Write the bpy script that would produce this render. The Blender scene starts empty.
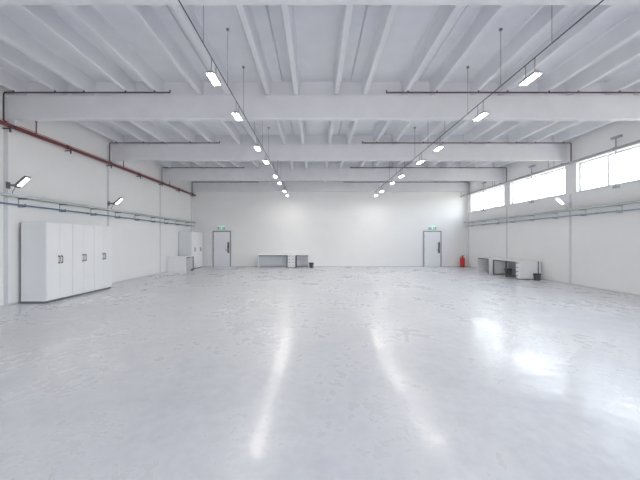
import bpy, bmesh, math, random
from mathutils import Vector, Matrix
random.seed(4)
scene = bpy.context.scene
col = scene.collection
PI = math.pi

# ---------------------------------------------------------------- dimensions (metres)
EYE = 1.56
XL, XR = -7.42, 9.10            # inner faces of the side walls
YB, YF = 21.05, -4.3            # far wall, wall behind the camera
SOFFIT, LEDGE, SLAB = 4.495, 5.07, 5.43
BEAMS = [-4.15, 0.05, 4.20, 8.41, 12.70, 16.96, 20.88]     # near faces of the cross beams
COLS = [-4.05, 0.05, 4.20, 8.41, 12.53, 16.70, 20.86]      # wall columns that carry them
SILL, HEAD = 3.27, 4.29
GX0, GX1, GH = -1.6, 3.3, 2.6      # unseen opening added behind the camera for frontal fill light

# ---------------------------------------------------------------- materials
def mat(name, rgb, rough=0.5, metal=0.0, spec=0.5, emit=None, es=0.0, noise=0.0, nscale=6.0, bump=0.0, rvar=0.0):
    m = bpy.data.materials.new(name); m.use_nodes = True
    nt = m.node_tree; b = nt.nodes['Principled BSDF']
    b.inputs['Base Color'].default_value = (*rgb, 1)
    b.inputs['Roughness'].default_value = rough
    b.inputs['Metallic'].default_value = metal
    b.inputs['Specular IOR Level'].default_value = spec
    if emit:
        b.inputs['Emission Color'].default_value = (*emit, 1)
        b.inputs['Emission Strength'].default_value = es
    if noise or bump or rvar:
        tc = nt.nodes.new('ShaderNodeTexCoord')
        nz = nt.nodes.new('ShaderNodeTexNoise')
        nz.inputs['Scale'].default_value = nscale
        nz.inputs['Detail'].default_value = 5
        nt.links.new(tc.outputs['Object'], nz.inputs['Vector'])
        if noise:
            cr = nt.nodes.new('ShaderNodeValToRGB')
            cr.color_ramp.elements[0].position = 0.3
            cr.color_ramp.elements[1].position = 0.7
            cr.color_ramp.elements[0].color = (*[c * (1 - noise) for c in rgb], 1)
            cr.color_ramp.elements[1].color = (*[min(1, c * (1 + noise)) for c in rgb], 1)
            nt.links.new(nz.outputs['Fac'], cr.inputs['Fac'])
            nt.links.new(cr.outputs['Color'], b.inputs['Base Color'])
        if bump:
            bp = nt.nodes.new('ShaderNodeBump')
            bp.inputs['Strength'].default_value = bump
            bp.inputs['Distance'].default_value = 0.01
            nt.links.new(nz.outputs['Fac'], bp.inputs['Height'])
            nt.links.new(bp.outputs['Normal'], b.inputs['Normal'])
    return m

M = {}
M['wall'] = mat('painted_plaster', (0.86, 0.86, 0.86), 0.75, noise=0.012, nscale=1.2, spec=0.08)
M['concrete'] = mat('painted_concrete', (0.765, 0.77, 0.80), 0.65, noise=0.03, nscale=2.2, bump=0.08, spec=0.3)
M['joint'] = mat('joint_sealant', (0.66, 0.67, 0.69), 0.7, noise=0.03, nscale=8)
M['base'] = mat('grey_base_paint', (0.64, 0.65, 0.67), 0.6, noise=0.03)
M['white'] = mat('white_laminate', (0.86, 0.865, 0.875), 0.35, noise=0.008, nscale=4)
M['white_side'] = mat('pale_grey_laminate', (0.80, 0.815, 0.83), 0.42, noise=0.01, nscale=4)
M['greypanel'] = mat('grey_panel', (0.48, 0.50, 0.54), 0.5, noise=0.02)
M['lightpanel'] = mat('light_grey_panel', (0.78, 0.80, 0.84), 0.5, noise=0.02)
M['bracket'] = mat('bracket_steel', (0.24, 0.25, 0.27), 0.45, noise=0.04)
M['darkgrey'] = mat('dark_grey_steel', (0.10, 0.105, 0.115), 0.45, noise=0.05)
M['plinth'] = mat('plinth_grey', (0.16, 0.17, 0.185), 0.5, noise=0.05)
M['handle'] = mat('handle_metal', (0.26, 0.21, 0.21), 0.35, metal=0.3, noise=0.03)
M['black'] = mat('black_plastic', (0.035, 0.036, 0.042), 0.5, noise=0.08)
M['bin'] = mat('bin_plastic', (0.10, 0.105, 0.12), 0.5, noise=0.06)
M['doorframe'] = mat('door_frame_grey', (0.33, 0.345, 0.365), 0.45, noise=0.03)
M['doorleaf'] = mat('door_leaf_paint', (0.82, 0.83, 0.86), 0.4, noise=0.01)
M['redpipe'] = mat('red_pipe_paint', (0.17, 0.028, 0.035), 0.45, noise=0.06, nscale=3)
M['redthin'] = mat('thin_red', (0.50, 0.20, 0.20), 0.5, noise=0.04)
M['brownpipe'] = mat('brown_red_pipe', (0.115, 0.045, 0.05), 0.5, noise=0.06)
M['darkpipe'] = mat('dark_pipe', (0.060, 0.045, 0.050), 0.5, noise=0.06)
M['greypipe'] = mat('grey_pipe', (0.40, 0.41, 0.43), 0.45, noise=0.04)
M['tray'] = mat('galvanised_tray', (0.50, 0.53, 0.54), 0.42, metal=0.25, noise=0.05, nscale=5)
M['bluepipe'] = mat('blue_pipe', (0.11, 0.19, 0.30), 0.42, noise=0.05)
M['bluegrey'] = mat('blue_grey_pipe', (0.30, 0.36, 0.43), 0.42, noise=0.05)
M['track'] = mat('dark_track', (0.025, 0.025, 0.028), 0.5, noise=0.04)
M['cable'] = mat('cable_grey', (0.24, 0.24, 0.25), 0.6, noise=0.04)
M['housing'] = mat('lamp_housing', (0.42, 0.43, 0.45), 0.4, metal=0.3, noise=0.03)
M['housing_dark'] = mat('floodlight_housing', (0.17, 0.175, 0.18), 0.45, noise=0.04)
M['mount'] = mat('white_mount', (0.62, 0.64, 0.68), 0.5, noise=0.02)
M['lamp'] = mat('lit_diffuser', (0.9, 0.9, 0.9), 0.4, emit=(1.0, 0.955, 0.88), es=70.0)
M['flood'] = mat('lit_floodlight', (0.9, 0.9, 0.9), 0.4, emit=(1.0, 0.97, 0.93), es=7.0)
M['winframe'] = mat('window_frame_white', (0.74, 0.76, 0.79), 0.4, noise=0.01)
M['red'] = mat('extinguisher_red', (0.60, 0.018, 0.02), 0.28, noise=0.03)
M['exitwhite'] = mat('sign_lit_mint', (0.70, 0.88, 0.80), 0.4, emit=(0.50, 1.0, 0.78), es=0.22)
M['exitgreen'] = mat('sign_green', (0.07, 0.27, 0.19), 0.4)
M['exitdark'] = mat('sign_grey_green', (0.10, 0.24, 0.18), 0.5, noise=0.03)
M['label'] = mat('paper_label', (0.8, 0.78, 0.7), 0.5, noise=0.04)

def glass():
    m = bpy.data.materials.new('window_glass'); m.use_nodes = True
    nt = m.node_tree; nt.nodes.clear()
    out = nt.nodes.new('ShaderNodeOutputMaterial')
    mx = nt.nodes.new('ShaderNodeMixShader'); tr = nt.nodes.new('ShaderNodeBsdfTransparent')
    gl = nt.nodes.new('ShaderNodeBsdfGlossy'); fr = nt.nodes.new('ShaderNodeFresnel')
    tr.inputs['Color'].default_value = (0.95, 0.97, 0.97, 1)
    gl.inputs['Roughness'].default_value = 0.03
    fr.inputs['IOR'].default_value = 1.45
    ge = nt.nodes.new('ShaderNodeNewGeometry'); sb = nt.nodes.new('ShaderNodeMath'); sb.operation = 'SUBTRACT'; sb.use_clamp = True
    nt.links.new(fr.outputs[0], sb.inputs[0]); nt.links.new(ge.outputs['Backfacing'], sb.inputs[1])
    nt.links.new(sb.outputs[0], mx.inputs[0]); nt.links.new(tr.outputs[0], mx.inputs[1])
    nt.links.new(gl.outputs[0], mx.inputs[2]); nt.links.new(mx.outputs[0], out.inputs[0])
    return m
M['glass'] = glass()

def floor_mat():
    m = bpy.data.materials.new('polished_concrete_floor'); m.use_nodes = True
    nt = m.node_tree; L = nt.links; N = nt.nodes
    b = N['Principled BSDF']
    tc = N.new('ShaderNodeTexCoord')
    mp = N.new('ShaderNodeMapping'); mp.inputs['Scale'].default_value = (1.0, 0.75, 1)
    mp.inputs['Rotation'].default_value = (0, 0, 0.2)
    L.new(tc.outputs['Object'], mp.inputs['Vector'])
    def noise(scale, detail, rough, dist=0.0):
        n = N.new('ShaderNodeTexNoise')
        n.inputs['Scale'].default_value = scale; n.inputs['Detail'].default_value = detail
        n.inputs['Roughness'].default_value = rough; n.inputs['Distortion'].default_value = dist
        L.new(mp.outputs[0], n.inputs['Vector']); return n
    a = noise(0.6, 3, 0.5, 0.2)       # large clouds
    c = noise(1.9, 6, 0.72, 0.2)        # trowel mottling
    f = noise(8, 3, 0.6, 0.0)         # fine grain
    def mix(x, y, w):
        mm = N.new('ShaderNodeMix'); mm.data_type = 'FLOAT'
        mm.inputs[0].default_value = w
        L.new(x, mm.inputs[2]); L.new(y, mm.inputs[3]); return mm.outputs[0]
    s = mix(mix(a.outputs['Fac'], c.outputs['Fac'], 0.5), f.outputs['Fac'], 0.25)
    cr = N.new('ShaderNodeValToRGB'); e = cr.color_ramp.elements
    e[0].position = 0.36; e[0].color = (0.62, 0.632, 0.67, 1)
    e[1].position = 0.64; e[1].color = (0.83, 0.833, 0.845, 1)
    L.new(s, cr.inputs['Fac']); L.new(cr.outputs['Color'], b.inputs['Base Color'])
    mr = N.new('ShaderNodeMapRange')
    mr.interpolation_type = 'SMOOTHSTEP'
    mr.inputs['From Min'].default_value = 0.36; mr.inputs['From Max'].default_value = 0.64
    mr.inputs['To Min'].default_value = 0.46; mr.inputs['To Max'].default_value = 0.20
    L.new(s, mr.inputs['Value']); L.new(mr.outputs[0], b.inputs['Roughness'])
    bp = N.new('ShaderNodeBump'); bp.inputs['Strength'].default_value = 0.06; bp.inputs['Distance'].default_value = 0.004
    L.new(c.outputs['Fac'], bp.inputs['Height']); L.new(bp.outputs['Normal'], b.inputs['Normal'])
    b.inputs['Specular IOR Level'].default_value = 0.45
    b.inputs['Coat Weight'].default_value = 0.22; b.inputs['Coat Roughness'].default_value = 0.17
    return m
M['floor'] = floor_mat()

# ---------------------------------------------------------------- helpers
class MB:
    def __init__(self): self.bm = bmesh.new()
    def box(self, x0, x1, y0, y1, z0, z1, mtx=None):
        vs = [self.bm.verts.new((x, y, z)) for x in (x0, x1) for y in (y0, y1) for z in (z0, z1)]
        if mtx:
            for v in vs: v.co = mtx @ v.co
        for q in ((0, 1, 3, 2), (4, 6, 7, 5), (0, 4, 5, 1), (2, 3, 7, 6), (0, 2, 6, 4), (1, 5, 7, 3)):
            self.bm.faces.new([vs[i] for i in q])
        return self
    def prism(self, pts, axis, a, b):
        """closed polygon pts swept along axis ('x': pts are (y,z); 'y': (x,z); 'z': (x,y))"""
        def P(p, t):
            if axis == 'x': return (t, p[0], p[1])
            if axis == 'y': return (p[0], t, p[1])
            return (p[0], p[1], t)
        A = [self.bm.verts.new(P(p, a)) for p in pts]; B = [self.bm.verts.new(P(p, b)) for p in pts]
        n = len(pts)
        for i in range(n): self.bm.faces.new((A[i], A[(i+1) % n], B[(i+1) % n], B[i]))
        self.bm.faces.new(A); self.bm.faces.new(B[::-1])
        return self
    def tube(self, pts, r, n=10, cap=True):
        pts = [Vector(p) for p in pts]; rings = []
        for i, p in enumerate(pts):
            if i == 0: d = pts[1] - p
            elif i == len(pts) - 1: d = p - pts[i-1]
            else: d = (pts[i+1] - p).normalized() + (p - pts[i-1]).normalized()
            d.normalize()
            if i == 0:
                u = d.orthogonal().normalized()
            else:
                u = (u - d * u.dot(d)).normalized()
            w = d.cross(u)
            k = 1.0
            if 0 < i < len(pts) - 1:
                k = 1 / max(0.5, d.dot((pts[i+1] - p).normalized()))
            rings.append([self.bm.verts.new(p + (u * math.cos(2*PI*j/n) + w * math.sin(2*PI*j/n)) * r * (1 if k == 1 else min(k, 1.3))) for j in range(n)])
        for a, b in zip(rings, rings[1:]):
            for j in range(n): self.bm.faces.new((a[j], a[(j+1) % n], b[(j+1) % n], b[j])).smooth = True
        if cap:
            self.bm.faces.new(rings[0][::-1]); self.bm.faces.new(rings[-1])
        return self
    def lathe(self, prof, n=24, c=(0, 0), smooth=True):
        rings = [[self.bm.verts.new((c[0] + r * math.cos(2*PI*j/n), c[1] + r * math.sin(2*PI*j/n), z)) for j in range(n)] for r, z in prof]
        for a, b in zip(rings, rings[1:]):
            for j in range(n): self.bm.faces.new((a[j], a[(j+1) % n], b[(j+1) % n], b[j])).smooth = smooth
        self.bm.faces.new(rings[0][::-1]); self.bm.faces.new(rings[-1])
        return self
    def build(self, name, m, parent=None, bevel=0.0, seg=2):
        bmesh.ops.recalc_face_normals(self.bm, faces=self.bm.faces)
        me = bpy.data.meshes.new(name); self.bm.to_mesh(me); self.bm.free()
        me.materials.append(m)
        o = bpy.data.objects.new(name, me); col.objects.link(o)
        if parent: o.parent = parent
        if bevel:
            md = o.modifiers.new('bevel', 'BEVEL'); md.width = bevel; md.segments = seg
            md.limit_method = 'ANGLE'; md.angle_limit = math.radians(40)
        return o

def tag(o, label, cat, group=None):
    o['label'] = label; o['category'] = cat
    if group: o['group'] = group
    return o
def thing(name, label, cat, loc=(0, 0, 0), rz=0.0, group=None):
    o = bpy.data.objects.new(name, None); col.objects.link(o)
    o.location = loc; o.rotation_euler = (0, 0, rz); o.empty_display_size = 0.1
    return tag(o, label, cat, group)
def struct(o):
    o['kind'] = 'structure'; return o
def dup(root, loc, label, rz=None):
    r = root.copy(); col.objects.link(r); r.location = loc; r['label'] = label
    if rz is not None: r.rotation_euler = (0, 0, rz)
    for ch in list(root.children):
        c = ch.copy(); col.objects.link(c); c.parent = r
        for g in list(ch.children):
            d = g.copy(); col.objects.link(d); d.parent = c
    return r

# ---------------------------------------------------------------- room shell
struct(MB().box(XL - .3, XR + .35, YF - .3, YB + .3, -0.2, 0).build('floor', M['floor']))
struct(MB().box(XL - .3, XL, YF - .3, YB + .3, 0, SLAB + .25).build('wall_left', M['wall']))
struct(MB().box(XL, XR, YB, YB + .3, 0, SLAB + .25).build('wall_back', M['wall']))
struct(MB().box(XL, GX0, YF - .3, YF, 0, SLAB + .25).box(GX1, XR, YF - .3, YF, 0, SLAB + .25).box(GX0, GX1, YF - .3, YF, GH, SLAB + .25).build('wall_front', M['wall']))  # unseen wall, with a gap for the added fill opening

# right wall: sill wall, lintel and a pier at every beam, one strip window per bay
m = MB().box(XR, XR + .3, YF - .3, YB + .3, 0, SILL).box(XR, XR + .3, YF - .3, YB + .3, HEAD, SLAB + .25)
piers = []
for y in COLS:
    a, b = y - .30, y + .26
    piers.append((a, b)); m.box(XR, XR + .3, max(a, YF - .3), min(b, YB + .3), SILL, HEAD)
struct(m.build('wall_right', M['wall']))
n = 0
for (a0, b0), (a1, b1) in zip(piers, piers[1:]):
    n += 1
    y0, y1 = b0, a1
    w = thing('window_%d' % n, '', '', (XR + .15, y0, SILL)); del w['label']; del w['category']; struct(w)
    L = y1 - y0; H = HEAD - SILL; t = .05
    f = MB()
    f.box(-.03, .03, 0, L, 0, t).box(-.03, .03, 0, L, H - t, H).box(-.03, .03, 0, t, t, H - t).box(-.03, .03, L - t, L, t, H - t)
    for k in (1, 2): f.box(-.025, .025, L*k/3 - .03, L*k/3 + .03, t, H - t)
    struct(f.build('window_frame', M['winframe'], w))
    g = MB()
    for k in range(3): g.box(-.004, .004, (L*k/3 + .02), (L*(k+1)/3 - .02), t - .01, H - t + .01)
    struct(g.build('window_pane', M['glass'], w))
    s = MB().box(-.16, .02, 0, L, -.03, .0)
    struct(s.build('window_sill', M['winframe'], w, .004))

# pilaster strips (panel joints) on the side walls and corner trims
k = 0
for y in COLS[2:]:
    k += 1
    struct(MB().box(XL, XL + .012, y - .10, y + .01, 0, SOFFIT + .5).build('trim_%d' % k, M['joint']))
for y in COLS[2:]:
    k += 1
    struct(MB().box(XR - .012, XR, y - .06, y + .04, 0, SILL - .03).build('trim_%d' % k, M['joint']))
struct(MB().box(XL, XL + .008, YF, YB, 0, .05).build('baseboard_left', M['base']))
struct(MB().box(XR - .008, XR, YF, YB, 0, .05).build('baseboard_right', M['base']))
struct(MB().box(XL + .012, -6.26, YB - .012, YB, 0, .05).box(-5.05, 6.42, YB - .012, YB, 0, .05).box(7.63, XR - .012, YB - .012, YB, 0, .05).build('baseboard_back', M['base']))
# header strip above windows
k += 1
struct(MB().box(XR - .03, XR, YF, YB, HEAD, HEAD + .07).build('trim_%d' % k, M['base']))

# double-tee roof slabs between the beams
NEL = 10; EW = (XR - XL) / NEL
m = MB()
for bi in range(len(BEAMS)):
    ya = BEAMS[bi] + .10
    yb = (BEAMS[bi + 1] + .10) if bi + 1 < len(BEAMS) else YB + .02
    if bi == 0: ya = YF - .02
    for e in range(NEL):
        x0 = XL + e * EW; x1 = x0 + EW; c = (x0 + x1) / 2; h = .4855
        zr = LEDGE + .012
        pts = [(x0, SLAB + .25), (x0, SLAB + .05), (x0 + .012, SLAB + .012), (x0 + .03, SLAB)]
        for s in (-1, 1):
            q = c + s * h
            pts += [(q - .10, SLAB), (q - .075, SLAB - .03), (q - .055, zr + .015), (q - .04, zr), (q + .04, zr), (q + .055, zr + .015), (q + .075, SLAB - .03), (q + .10, SLAB)]
        pts += [(x1 - .03, SLAB), (x1 - .012, SLAB + .012), (x1, SLAB + .05), (x1, SLAB + .25)]
        m.prism(pts, 'y', ya, yb)
struct(m.build('ceiling', M['concrete']))

# main cross beams
for bi, y in enumerate(BEAMS):
    t = .165
    if y + t > YB: t = YB - y
    c = .012
    pts = [(y, SOFFIT + c), (y + c, SOFFIT), (y + t - c if t > .1 else y + t, SOFFIT), (y + t, SOFFIT + c), (y + t, SLAB + .2), (y + .10, SLAB + .2), (y + .10, LEDGE), (y, LEDGE)]
    o = MB().prism(pts, 'x', XL, XR).build('ceiling_beam', M['concrete'])
    struct(o)
    # shallow corbels that carry the beam at both walls
    cb = MB().box(XL, XL + .16, y + .02, y + t - .01, SOFFIT - .14, SOFFIT).box(XR - .16, XR, y + .02, y + t - .01, SOFFIT - .06, SOFFIT)
    struct(cb.build('corbel', M['concrete'], o))

# ---------------------------------------------------------------- doors in the far wall
def door(idx, cx):
    d = thing('door_%d' % idx, '', '', (cx, YB, 0)); del d['label']; del d['category']; struct(d)
    W, H, t = 1.10, 2.17, .065
    f = MB().prism([(-W/2, 0), (-W/2, H), (W/2, H), (W/2, 0), (W/2 - t, 0), (W/2 - t, H - t), (-W/2 + t, H - t), (-W/2 + t, 0)], 'y', -.06, 0)
    struct(f.build('door_frame', M['doorframe'], d, .006))
    leaf = MB().box(-W/2 + t, W/2 - t, -.045, -.005, .012, H - t)
    lf = struct(leaf.build('door_leaf', M['doorleaf'], d, .004))
    x = W/2 - t - .09
    pl = MB().box(x - .06, x + .06, -.055, -.045, .84, 1.50)
    struct(pl.build('handle_plate', M['bracket'], lf, .004))
    hd = MB().tube([(x, -.05, 1.42), (x, -.10, 1.42), (x, -.10, 1.18), (x, -.05, 1.18)], .020)
    hd.tube([(x, -.05, 1.02), (x, -.10, 1.02), (x - .02, -.10, 1.02), (x - .15, -.10, 1.02)], .015)
    hd.lathe([(.03, .86), (.03, .92)], 12, (x, -.06))
    struct(hd.build('door_handle', M['darkgrey'], lf))
    hg = MB()
    for z in (.25, 1.05, 1.85): hg.tube([(-W/2 + t, -.052, z - .06), (-W/2 + t, -.052, z + .06)], .012, 8)
    struct(hg.build('hinge', M['doorframe'], lf))
    return d
door(1, -5.655); door(2, 6.985)

def exit_sign(cx, label):
    s = thing('exit_sign', label, 'exit sign', (cx, YB, 2.24), group='exit signs over the doors')
    MB().box(-.24, .24, -.07, 0, 0, .20).build('housing', M['mount'], s, .008)
    p = MB().box(-.225, .225, -.076, -.069, .012, .188).build('sign_panel', M['exitwhite'], s)
    MB().box(-.215, -.035, -.079, -.074, .02, .15).box(.05, .215, -.079, -.074, .02, .15).build('green_field', M['exitgreen'], p)
    fg = MB()
    # running figure: head, trunk, arms, legs
    fg.lathe([(.012, 0), (.012, .001)], 10)
    bmesh.ops.transform(fg.bm, matrix=Matrix.Translation((-.105, -.080, .135)) @ Matrix.Rotation(PI/2, 4, 'X'), verts=fg.bm.verts)
    for a, b in (((-.11, .12), (-.125, .08)), ((-.11, .115), (-.085, .095)), ((-.112, .115), (-.15, .105)), ((-.125, .08), (-.095, .06)), ((-.095, .06), (-.10, .03)), ((-.125, .08), (-.15, .055)), ((-.15, .055), (-.18, .05))):
        fg.tube([(a[0], -.080, a[1]), (b[0], -.080, b[1])], .007, 6)
    fg.box(-.07, -.045, -.081, -.078, .03, .14)
    fg.build('running_figure', M['exitwhite'], p)
    fg = MB()
    fg.box(.122, .142, -.081, -.078, .07, .14)
    fg.prism([(.092, .08), (.132, .03), (.172, .08)], 'y', -.081, -.078)
    fg.build('arrow', M['exitwhite'], p)
    lt = MB().box(-.06, .10, -.07, -.01, .20, .235).build('lamp_strip', M['exitwhite'], s, .006)
    return s
exit_sign(-5.655, 'green exit sign above the far left door beside the tall cabinets')
exit_sign(6.985, 'green exit sign above the far right door near the fire extinguisher')

# ---------------------------------------------------------------- tall cabinets
def cabinet(label, loc, W, D, H, group):
    """front faces +X, width runs along +Y"""
    c = thing('storage_cabinet', label, 'cabinet', loc, group=group)
    pl = .055
    MB().box(.0, D - .045, .01, W - .01, 0, pl).build('plinth', M['plinth'], c)
    b = MB().box(.012, D - .022, .002, W - .002, pl, H)
    b.build('carcass', M['white_side'], c, .003)
    MB().box(.0, .012, .002, W - .002, 0.02, H - .01).build('back_shadow_panel', M['plinth'], c)  # dark grey sheet standing in for the shadow gap at the wall
    for s in (0, 1):
        y0 = .006 + s * (W/2 - .002); y1 = y0 + W/2 - .008
        d = MB().box(D - .022, D, y0, y1, pl + .005, H - .004).build('door', M['white'], c, .003)
        yh = (y1 - .045) if s == 0 else (y0 + .045)
        zc = H * .53; q = .085
        sg = 1 if s == 0 else -1
        h = MB().tube([(D - .004, yh, zc - q), (D + .03, yh, zc - q), (D + .034, yh, zc - q + .02), (D + .034, yh, zc + q - .02), (D + .03, yh, zc + q), (D - .004, yh, zc + q)], .0105, 8)
        h.box(D - .001, D + .006, yh - .02, yh + .02, zc - q - .025, zc - q + .02).box(D - .001, D + .006, yh - .02, yh + .02, zc + q - .02, zc + q + .025)
        h.build('handle', M['handle'], d)
    return c
names = ['nearest the camera', 'in the middle', 'farthest from the camera']
for i in range(3):
    lab = 'tall white two-door cabinet %s, row of three on left wall' % names[i]
    if i == 0: cab = cabinet(lab, (XL + .055, 8.72, 0), .94, .645, 2.035, 'tall cabinets on the left wall')
    else: dup(cab, (XL + .055, 8.72 + .945 * i, 0), lab)
cabf = cabinet('tall white cabinet by the far left corner, nearer one, partly behind the low desk', (XL + .012, 18.88, 0), .91, .70, 2.06, 'tall cabinets in the far left corner')
dup(cabf, (XL + .012, 18.88 + .915, 0), 'tall white cabinet tucked into the far left corner next to the door')

# ---------------------------------------------------------------- desks
def desk(name, label, loc, rz, W, D, H, panels, legs, group=None, modesty='greypanel'):
    """front (knee side) faces local -Y, width along +X from 0, back at y=D"""
    d = thing(name, label, 'desk', loc, rz, group)
    MB().box(0, W, 0, D, H - .03, H).build('tabletop', M['white'], d, .004)
    for x in panels:
        MB().box(x, x + .03, .01, D, 0, H - .03).build('end_panel', M['white'], d, .003)
    for x in legs:
        l = MB()
        t = .045
        l.box(x, x + t, .03, .03 + t, 0.0, H - .03).box(x, x + t, D - .06, D - .015, 0, H - .03)
        l.box(x, x + t, .03 + t, D - .06, H - .075, H - .03).box(x, x + t, .03 + t, D - .06, 0, .04)
        l.build('leg_frame', M['darkgrey'], d, .003)
    x0 = min(panels + legs) + .05; x1 = max(panels + legs) - .002
    MB().box(x0, x1, .04, .075, H - .075, H - .03).build('front_rail', M['darkgrey'], d)
    if modesty:
        MB().box(x0, x1, D - .10, D - .08, .10, H - .07).build('modesty_panel', M[modesty], d, .002)
    return d
def pedestal(label, loc, rz, W, D, H, rows, group=None, cols=1):
    p = thing('drawer_pedestal', label, 'drawer unit', loc, rz, group)
    MB().box(.01, W - .01, .03, D, 0, .04).build('plinth', M['plinth'], p)
    MB().box(0, W, .02, D, .04, H).build('carcass', M['white'], p, .003)
    hh = (H - .05) / rows
    for r in range(rows):
        z = .045 + r * hh
        f = MB().box(.004, W - .004, 0, .02, z + .003, z + hh - .003).build('drawer', M['white'], p, .003)
        for c in range(cols):
            h = MB()
            xc = W * (c + .5) / cols
            h.tube([(xc - .05, .002, z + hh * .62), (xc - .05, -.022, z + hh * .62), (xc + .05, -.022, z + hh * .62), (xc + .05, .002, z + hh * .62)], .009, 8)
            h.build('handle', M['darkgrey'], f)
    return p
def waste_bin(label, loc, r=.14, h=.29):
    b = thing('waste_bin', label, 'bin', loc, group='black waste bins')
    MB().lathe([(r * .80, 0), (r * .82, .01), (r * .97, h - .02), (r * 1.02, h - .02), (r * 1.03, h), (r * .96, h), (r * .94, h - .03), (r * .76, .02)], 20).build('bucket', M['bin'], b)
    MB().lathe([(r * 1.02, h - .035), (r * 1.06, h - .03), (r * 1.06, h + .002), (r * .97, h + .004), (r * .97, h - .03)], 20).build('rim', M['black'], b)
    return b

YD = 20.28                            # front line of the furniture at the far wall
DD = YB - .02 - YD
desk('office_desk', 'longer white desk with dark frame against the far wall, left of the drawer unit', (-3.38, YD, 0), 0, 1.72, DD, .755, [0.0], [1.675], 'desks at the far wall', 'lightpanel')
pedestal('white drawer unit between the two desks at the far wall', (-1.645, YD, 0), 0, .43, DD, .755, 4, cols=2)
desk('office_desk', 'short white desk at the far wall, right of the drawer unit beside a bin', (-1.20, YD, 0), 0, .78, DD, .755, [.75], [0.0], 'desks at the far wall', 'lightpanel')
waste_bin('small black waste bin on the floor at the far wall beside the short desk', (-.27, 20.42, 0), .14, .29)

# low desk in the far left corner (seen end on); knee side faces +X
desk('office_desk', 'low white desk with solid end panel on the left wall before the corner cabinets', (XL + .03 + .95, 17.38, 0), PI/2, 1.16, .95, .775, [0.0, .62], [1.10])
# desks on the right wall, knee side faces -X
RZ = -PI/2
desk('office_desk', 'smaller dark-framed white desk on the right wall, nearer the fire extinguisher', (8.22, 17.86, 0), RZ, 1.20, .85, .74, [.02, 1.17], [0.0, 1.05])
desk('office_desk', 'long white desk on the right wall with dark frame and black bin underneath', (8.19, 16.32, 0), RZ, 1.98, .87, .735, [0.0], [.06, 1.12])
pedestal('white drawer unit closing the near end of the right wall desk', (8.19, 14.335, 0), RZ, .24, .87, .735, 4)
waste_bin('black waste bin under the long desk on the right wall', (8.70, 15.85, 0), .15, .30)
waste_bin('black waste bin standing at the near end of the right wall drawer unit', (8.74, 13.84, 0), .13, .27)
# gap shadow at the panel edge behind the pedestal, built as a dark upright
sp = thing('gap_shadow_board', 'narrow dark upright board for the gap shadow between right wall and the drawer unit end', 'board', (8.93, 14.06, 0))
MB().box(0, .024, 0, .05, 0, .74).build('board', M['darkgrey'], sp, .003)

# ---------------------------------------------------------------- fire extinguisher
fe = thing('fire_extinguisher', 'red fire extinguisher standing on the floor in the far right corner', 'fire extinguisher', (8.70, 20.78, 0))
MB().lathe([(.125, 0), (.135, .01), (.135, .05), (.125, .06)], 24).build('base_ring', M['black'], fe)
MB().lathe([(.11, .05), (.13, .06), (.133, .09), (.133, .48), (.125, .53), (.10, .575), (.06, .60), (.035, .61)], 28).build('cylinder', M['red'], fe)
MB().lathe([(.032, .605), (.032, .64), (.045, .645), (.045, .675), (.02, .68)], 16).build('valve', M['black'], fe)
MB().box(-.02, .11, -.016, .016, .69, .71).box(-.02, .10, -.014, .014, .655, .668).box(-.03, .0, -.016, .016, .655, .71).build('lever', M['black'], fe, .003)
MB().tube([(-.03, 0, .66), (-.09, -.02, .66), (-.14, -.04, .60), (-.155, -.05, .45), (-.15, -.05, .22)], .013, 8).build('hose', M['black'], fe)

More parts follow.
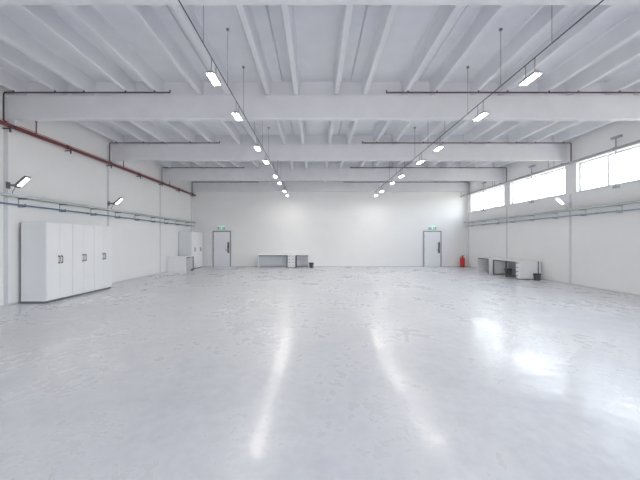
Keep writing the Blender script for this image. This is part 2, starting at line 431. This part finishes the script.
# ---------------------------------------------------------------- sprinkler pipework on both side walls
ordn = ['overhead', 'nearest fully visible', 'second fully visible', 'third fully visible', 'farthest']
def sprinkler_main(side, label, wallx, sx, pipe_m, clamps, stubs, branches, bm_, ends, z0, off):
    """off: distance of the main pipe from the wall; sx = +1 when the hall lies at +X"""
    x = wallx + sx * off
    t = thing('sprinkler_pipe', label, 'pipe', (x, 0, z0))
    MB().tube([(0, YF, 0), (0, YB - .03, 0)], .048, 14).build('main_pipe', pipe_m, t)
    for y in (6.0, 10.2, 14.3, 18.5): MB().tube([(0, y - .04, 0), (0, y + .04, 0)], .058, 14).build('coupling', pipe_m, t)
    for y in clamps:
        c = MB().box(-sx * off + (0 if sx > 0 else -.0), 0, y - .02, y + .02, -.075, -.05) if sx > 0 else MB().box(0, off, y - .02, y + .02, -.075, -.05)
        c.box(-.012, .012, y - .02, y + .02, -.15, -.045)
        c.tube([(0, y - .025, 0), (0, y + .025, 0)], .054, 12)
        c.build('clamp', M['darkgrey'] if sx > 0 else M['greypipe'], t)
    for y in stubs:
        s = MB().tube([(0, y, .03), (0, y, .34)], .014, 8).lathe([(.022, .34), (.010, .36), (.030, .365), (.030, .372), (.008, .376)], 12, (0, y))
        s.build('sprinkler', pipe_m, t)
    if sx < 0:
        for y in BEAMS:
            MB().tube([(0, y + .1, .04), (0, y + .1, SOFFIT - z0)], .012, 8).build('hanger', M['greypipe'], t)
    for (yb_, xe, mm) in branches:
        yb = [3.98, 8.19, 12.40, 16.60, 20.66][BEAMS.index(yb_) - 2]; zb = 5.035 - z0; xx = xe - x
        xs = -.06 if sx > 0 else .335
        b = MB().tube([(0, yb, .03), (0, yb, .05), (xs, yb, .10), (xs, yb, zb - .03), (xs + sx * .03, yb, zb), (xx, yb, zb)], .0165, 10)
        b.tube([(xx, yb, zb - .005), (xx, yb, zb + .055)], .016, 8)
        for e in range(NEL):                       # short clips up to the ribs
            for q in (-.4855, .4855):
                xc = XL + (e + .5) * EW + q - x
                if min(xs, xx) < xc < max(xs, xx): b.box(xc - .012, xc + .012, yb - .012, yb + .012, zb, LEDGE + .012 - z0)
        lab = '%s branch pipe from %s wall before the %s ceiling beam' % ('dark' if sx > 0 else 'red-brown', side, ordn[BEAMS.index(yb_) - 2])
        o = b.build('branch_pipe', mm); o.location = (x, 0, z0); tag(o, lab, 'pipe', 'branch pipes along the beams')
    return t
BV = BEAMS[2:]; CV = COLS[2:]
sprinkler_main('left', 'long red sprinkler pipe running along the upper left wall', XL, 1, M['redpipe'],
    [4.2 + 2.05 * i for i in range(9)], [y + .66 for y in CV[:4]],
    [(y, -3.42, M['darkpipe']) for y in BV[1:]], 0, 0, 4.29, .17)
sprinkler_main('right', 'long grey sprinkler pipe running below the beams along the right windows', XR, -1, M['greypipe'],
    [6.2 + 2.05 * i for i in range(0)], [y + .56 for y in CV[:4]],
    [(y, 1.65, M['brownpipe']) for y in BV[1:]], 0, 0, 4.235, .40)
# thin pale red tube along the wall above the left main
ct = tag(MB().tube([(XL + .03, YF, 4.42), (XL + .03, YB - .03, 4.42)], .009, 6).build('thin_red_line', M['redthin']), 'thin pale red line running along the left wall just above the red pipe', 'cable')

# ---------------------------------------------------------------- cable trays and service pipes
def services(wallx, sx, lt, lp, pipe_m, y_first):
    x = wallx + sx * .13
    t = thing('cable_tray', lt, 'cable tray', (x, 0, 2.625))
    # open U-shaped tray
    pr = [(-.09, .06), (-.09, 0), (.09, 0), (.09, .06), (.083, .06), (.083, .007), (-.083, .007), (-.083, .06)]
    MB().prism(pr, 'y', YF, YB - .06).build('tray', M['tray'], t)
    MB().tube([(-.03, YF, .03), (-.03, YB - .06, .03)], .02, 8).tube([(.03, YF, .027), (.03, YB - .06, .027)], .017, 8).build('cable', M['cable'], t)
    y = y_first
    while y < YB - .2:
        b = MB().box(-.128 if sx > 0 else -.10, .10 if sx > 0 else .128, y - .02, y + .02, -.028, 0)
        wx0, wx1 = (-.13, -.124) if sx > 0 else (.124, .13)
        b.box(wx0, wx1, y - .010, y + .010, -.21, .0)
        b.box(-.128 if sx > 0 else -.045, .045 if sx > 0 else .128, y - .018, y + .018, -.225, -.20)
        b.box(.03 if sx > 0 else -.045, .045 if sx > 0 else -.03, y - .018, y + .018, -.225, -.14)
        b.build('bracket', M['bracket'] if sx > 0 else M['greypanel'], t)
        y += 1.4
    p = thing('service_pipe', lp, 'pipe', (x, 0, 2.446))
    MB().tube([(0, YF, 0), (0, YB - .06, 0)], .021, 12).build('pipe', pipe_m, p)
    for y in (5.2, 11.2, 17.2): MB().tube([(0, y - .05, 0), (0, y + .05, 0)], .027, 12).build('coupling', pipe_m, p)
services(XL, 1, 'grey cable tray fixed along the left wall above the cabinets', 'blue pipe running just below the cable tray on the left wall', M['bluepipe'], 3.13)
services(XR, -1, 'grey cable tray fixed along the right wall below the windows', 'blue grey pipe running just below the cable tray on the right wall', M['bluegrey'], 3.40)

# ---------------------------------------------------------------- wall floodlights
def floodlight(label, loc, rz, dark):
    f = thing('wall_floodlight', label, 'floodlight', loc, rz, 'wall floodlights')
    # local +X points into the hall, origin on the wall
    hm = M['housing_dark'] if dark else M['mount']
    MB().box(0, .02, -.06, .06, -.02, .14).box(.02, .25, -.02, .02, .04, .085).build('wall_bracket', M['mount'] if not dark else M['housing_dark'], f, .004)
    R = Matrix.Translation((.27, 0, .03)) @ Matrix.Rotation(-math.radians(42), 4, 'Y')
    h = MB().box(-.05, .32, -.075, .075, .0, .05, R).box(-.03, .29, -.06, .06, .05, .07, R)
    for i in range(6): h.box(.0 + i*.045, .012 + i*.045, -.055, .055, .07, .085, R)
    h.build('housing', hm, f, .006)
    d = MB().box(.02, .295, -.06, .06, -.006, .001, R).build('diffuser', M['flood'], f)
    MB().tube([(.20, 0, .045), (.17, 0, -.02), (.12, .0, -.09), (.11, .0, -.185)], .008, 6).build('cable', M['cable'], f)
    return f
floodlight('dark floodlight on the left wall above the cable tray, nearest the camera', (XL, 8.42, 2.84), 0, True)
floodlight('dark floodlight on the left wall above the far end of the cabinet row', (XL, 12.50, 2.84), 0, True)
floodlight('white floodlight on the right wall below the windows', (XR, 12.50, 2.84), PI, False)

# ---------------------------------------------------------------- window opener rods
ol = ['nearest the camera', 'in the middle', 'nearest the far wall']
def opener(label, y):
    o = thing('window_opener_rod', label, 'window opener', (XR - .06, y, 3.19), group='window opener rods')
    MB().tube([(0, 0, .02), (0, 0, 1.50)], .017, 8).build('rod', M['greypipe'], o)
    MB().box(-.03, .06, -.17, .17, 1.47, 1.53).build('top_bracket', M['greypipe'], o, .005)
    MB().box(-.03, .06, -.07, .07, -.03, .03).tube([(-.01, 0, 0), (-.09, 0, 0), (-.09, .0, -.06)], .009, 8).build('crank', M['greypipe'], o, .004)
    return o
op = None
for i, y in enumerate((10.55, 14.68, 18.85)):
    lab = 'thin vertical opener rod in front of the right strip window, %s' % ol[i]
    if op is None: op = opener(lab, y)
    else: dup(op, (XR - .06, y, 3.19), lab)

# ---------------------------------------------------------------- lamp tracks with pendant lamps
TZ = 4.385
def track(label, x):
    t = thing('lamp_track', label, 'lamp track', (x, 0, TZ), group='lamp tracks')
    MB().box(-.005, .005, YF, YB - .9, -.006, .006).build('rail', M['track'], t)
    for k in range(-5, 12):
        y = 5.0 + 1.385 * k
        if any(b - .05 < y < b + .32 for b in BEAMS) or y > YB - 1: continue
        MB().tube([(0, y, .01), (0, y, SLAB - TZ)], .005, 6).lathe([(.03, SLAB - TZ - .03), (.03, SLAB - TZ)], 10, (0, y)).build('hanger', M['cable'], t)
    return t
track('long dark ceiling track carrying the left row of pendant lamps', -1.61)
track('long dark ceiling track carrying the right row of pendant lamps', 3.37)

def pendant(label, loc):
    p = thing('pendant_lamp', label, 'ceiling lamp', loc, group='pendant lamps on the ceiling tracks')
    L, W = .21, .066
    h = MB().box(-W, W, -L, L, .012, .045).box(-W * .6, W * .6, -L * .8, L * .8, .045, .075)
    h.build('housing', M['housing'], p, .008)
    MB().box(-W + .014, W - .014, -L + .014, L - .014, .006, .013).build('diffuser', M['lamp'], p, .004)
    for s in (-1, 1):
        MB().tube([(0, s * .12, .07), (0, s * .12, TZ - loc[2] - .012)], .006, 6).build('cable', M['cable'], p)
    return p
order = ['nearest the camera', 'second from the camera', 'third from the camera', 'fourth from the camera', 'fifth from the camera', 'third from the far wall', 'second from the far wall', 'nearest the far wall']
proto = None
for side, x in (('left', -1.61), ('right', 3.37)):
    i = 0
    for b in CV[1:]:
        for o in (-2.90, -1.24):
            lab = 'lit rectangular pendant lamp on the %s ceiling track, %s' % (side, order[i])
            loc = (x, b + o, 4.09)
            if proto is None: proto = pendant(lab, loc)
            else: dup(proto, loc, lab)
            i += 1

# ---------------------------------------------------------------- daylight
w = bpy.data.worlds.new('overcast_sky'); scene.world = w; w.use_nodes = True
nt = w.node_tree; bg = nt.nodes['Background']
tc = nt.nodes.new('ShaderNodeTexCoord'); sx = nt.nodes.new('ShaderNodeSeparateXYZ')
mr = nt.nodes.new('ShaderNodeMapRange'); mr.inputs['From Min'].default_value = -1; mr.inputs['From Max'].default_value = 1
cr = nt.nodes.new('ShaderNodeValToRGB'); e = cr.color_ramp.elements
e[0].position = 0.46; e[0].color = (0.50, 0.46, 0.40, 1)
e[1].position = 0.54; e[1].color = (0.96, 0.98, 1.0, 1)
x = e.new(0.9); x.color = (0.70, 0.82, 1.0, 1)
nt.links.new(tc.outputs['Generated'], sx.inputs[0]); nt.links.new(sx.outputs['Z'], mr.inputs['Value'])
nt.links.new(mr.outputs[0], cr.inputs['Fac']); nt.links.new(cr.outputs['Color'], bg.inputs['Color'])
bg.inputs['Strength'].default_value = 6.2

# sampling portals in the window openings (they emit nothing themselves)
for (a0, b0), (a1, b1) in zip(piers, piers[1:]):
    ld = bpy.data.lights.new('window_portal', 'AREA'); ld.shape = 'RECTANGLE'
    ld.size = a1 - b0; ld.size_y = HEAD - SILL
    ld.cycles.is_portal = True
    lo = bpy.data.objects.new('window_portal', ld); col.objects.link(lo)
    lo.location = (XR + .32, (b0 + a1) / 2, (SILL + HEAD) / 2)
    lo.rotation_euler = Matrix(((0, 0, 1), (1, 0, 0), (0, 1, 0))).to_euler()   # local x->Y, y->Z, z->+X: shines to -X

ld = bpy.data.lights.new('fill_opening_portal', 'AREA'); ld.shape = 'RECTANGLE'  # sampling portal for the added opening behind the camera
ld.size = GX1 - GX0; ld.size_y = GH; ld.cycles.is_portal = True
lo = bpy.data.objects.new('fill_opening_portal', ld); col.objects.link(lo)
lo.location = ((GX0 + GX1) / 2, YF - .32, GH / 2); lo.rotation_euler = (PI/2, 0, 0)
lo.rotation_euler = Matrix(((1, 0, 0), (0, 0, -1), (0, 1, 0))).to_euler()

# ---------------------------------------------------------------- camera and view
cam = bpy.data.cameras.new('camera'); co = bpy.data.objects.new('camera', cam); col.objects.link(co)
co.location = (0, 0, EYE); co.rotation_euler = (PI/2, 0, 0)
cam.sensor_width = 36; cam.lens = 36 * 350 / 640
cam.shift_x = 4 / 640; cam.shift_y = 1 / 640
cam.clip_start = .05; cam.clip_end = 200
scene.camera = co
scene.view_settings.view_transform = 'Standard'
scene.view_settings.look = 'None'
scene.view_settings.gamma = 1
scene.view_settings.use_curve_mapping = False
scene.view_settings.exposure = 0.88
scene.cycles.max_bounces = 16
scene.cycles.diffuse_bounces = 10
scene.cycles.transparent_max_bounces = 16
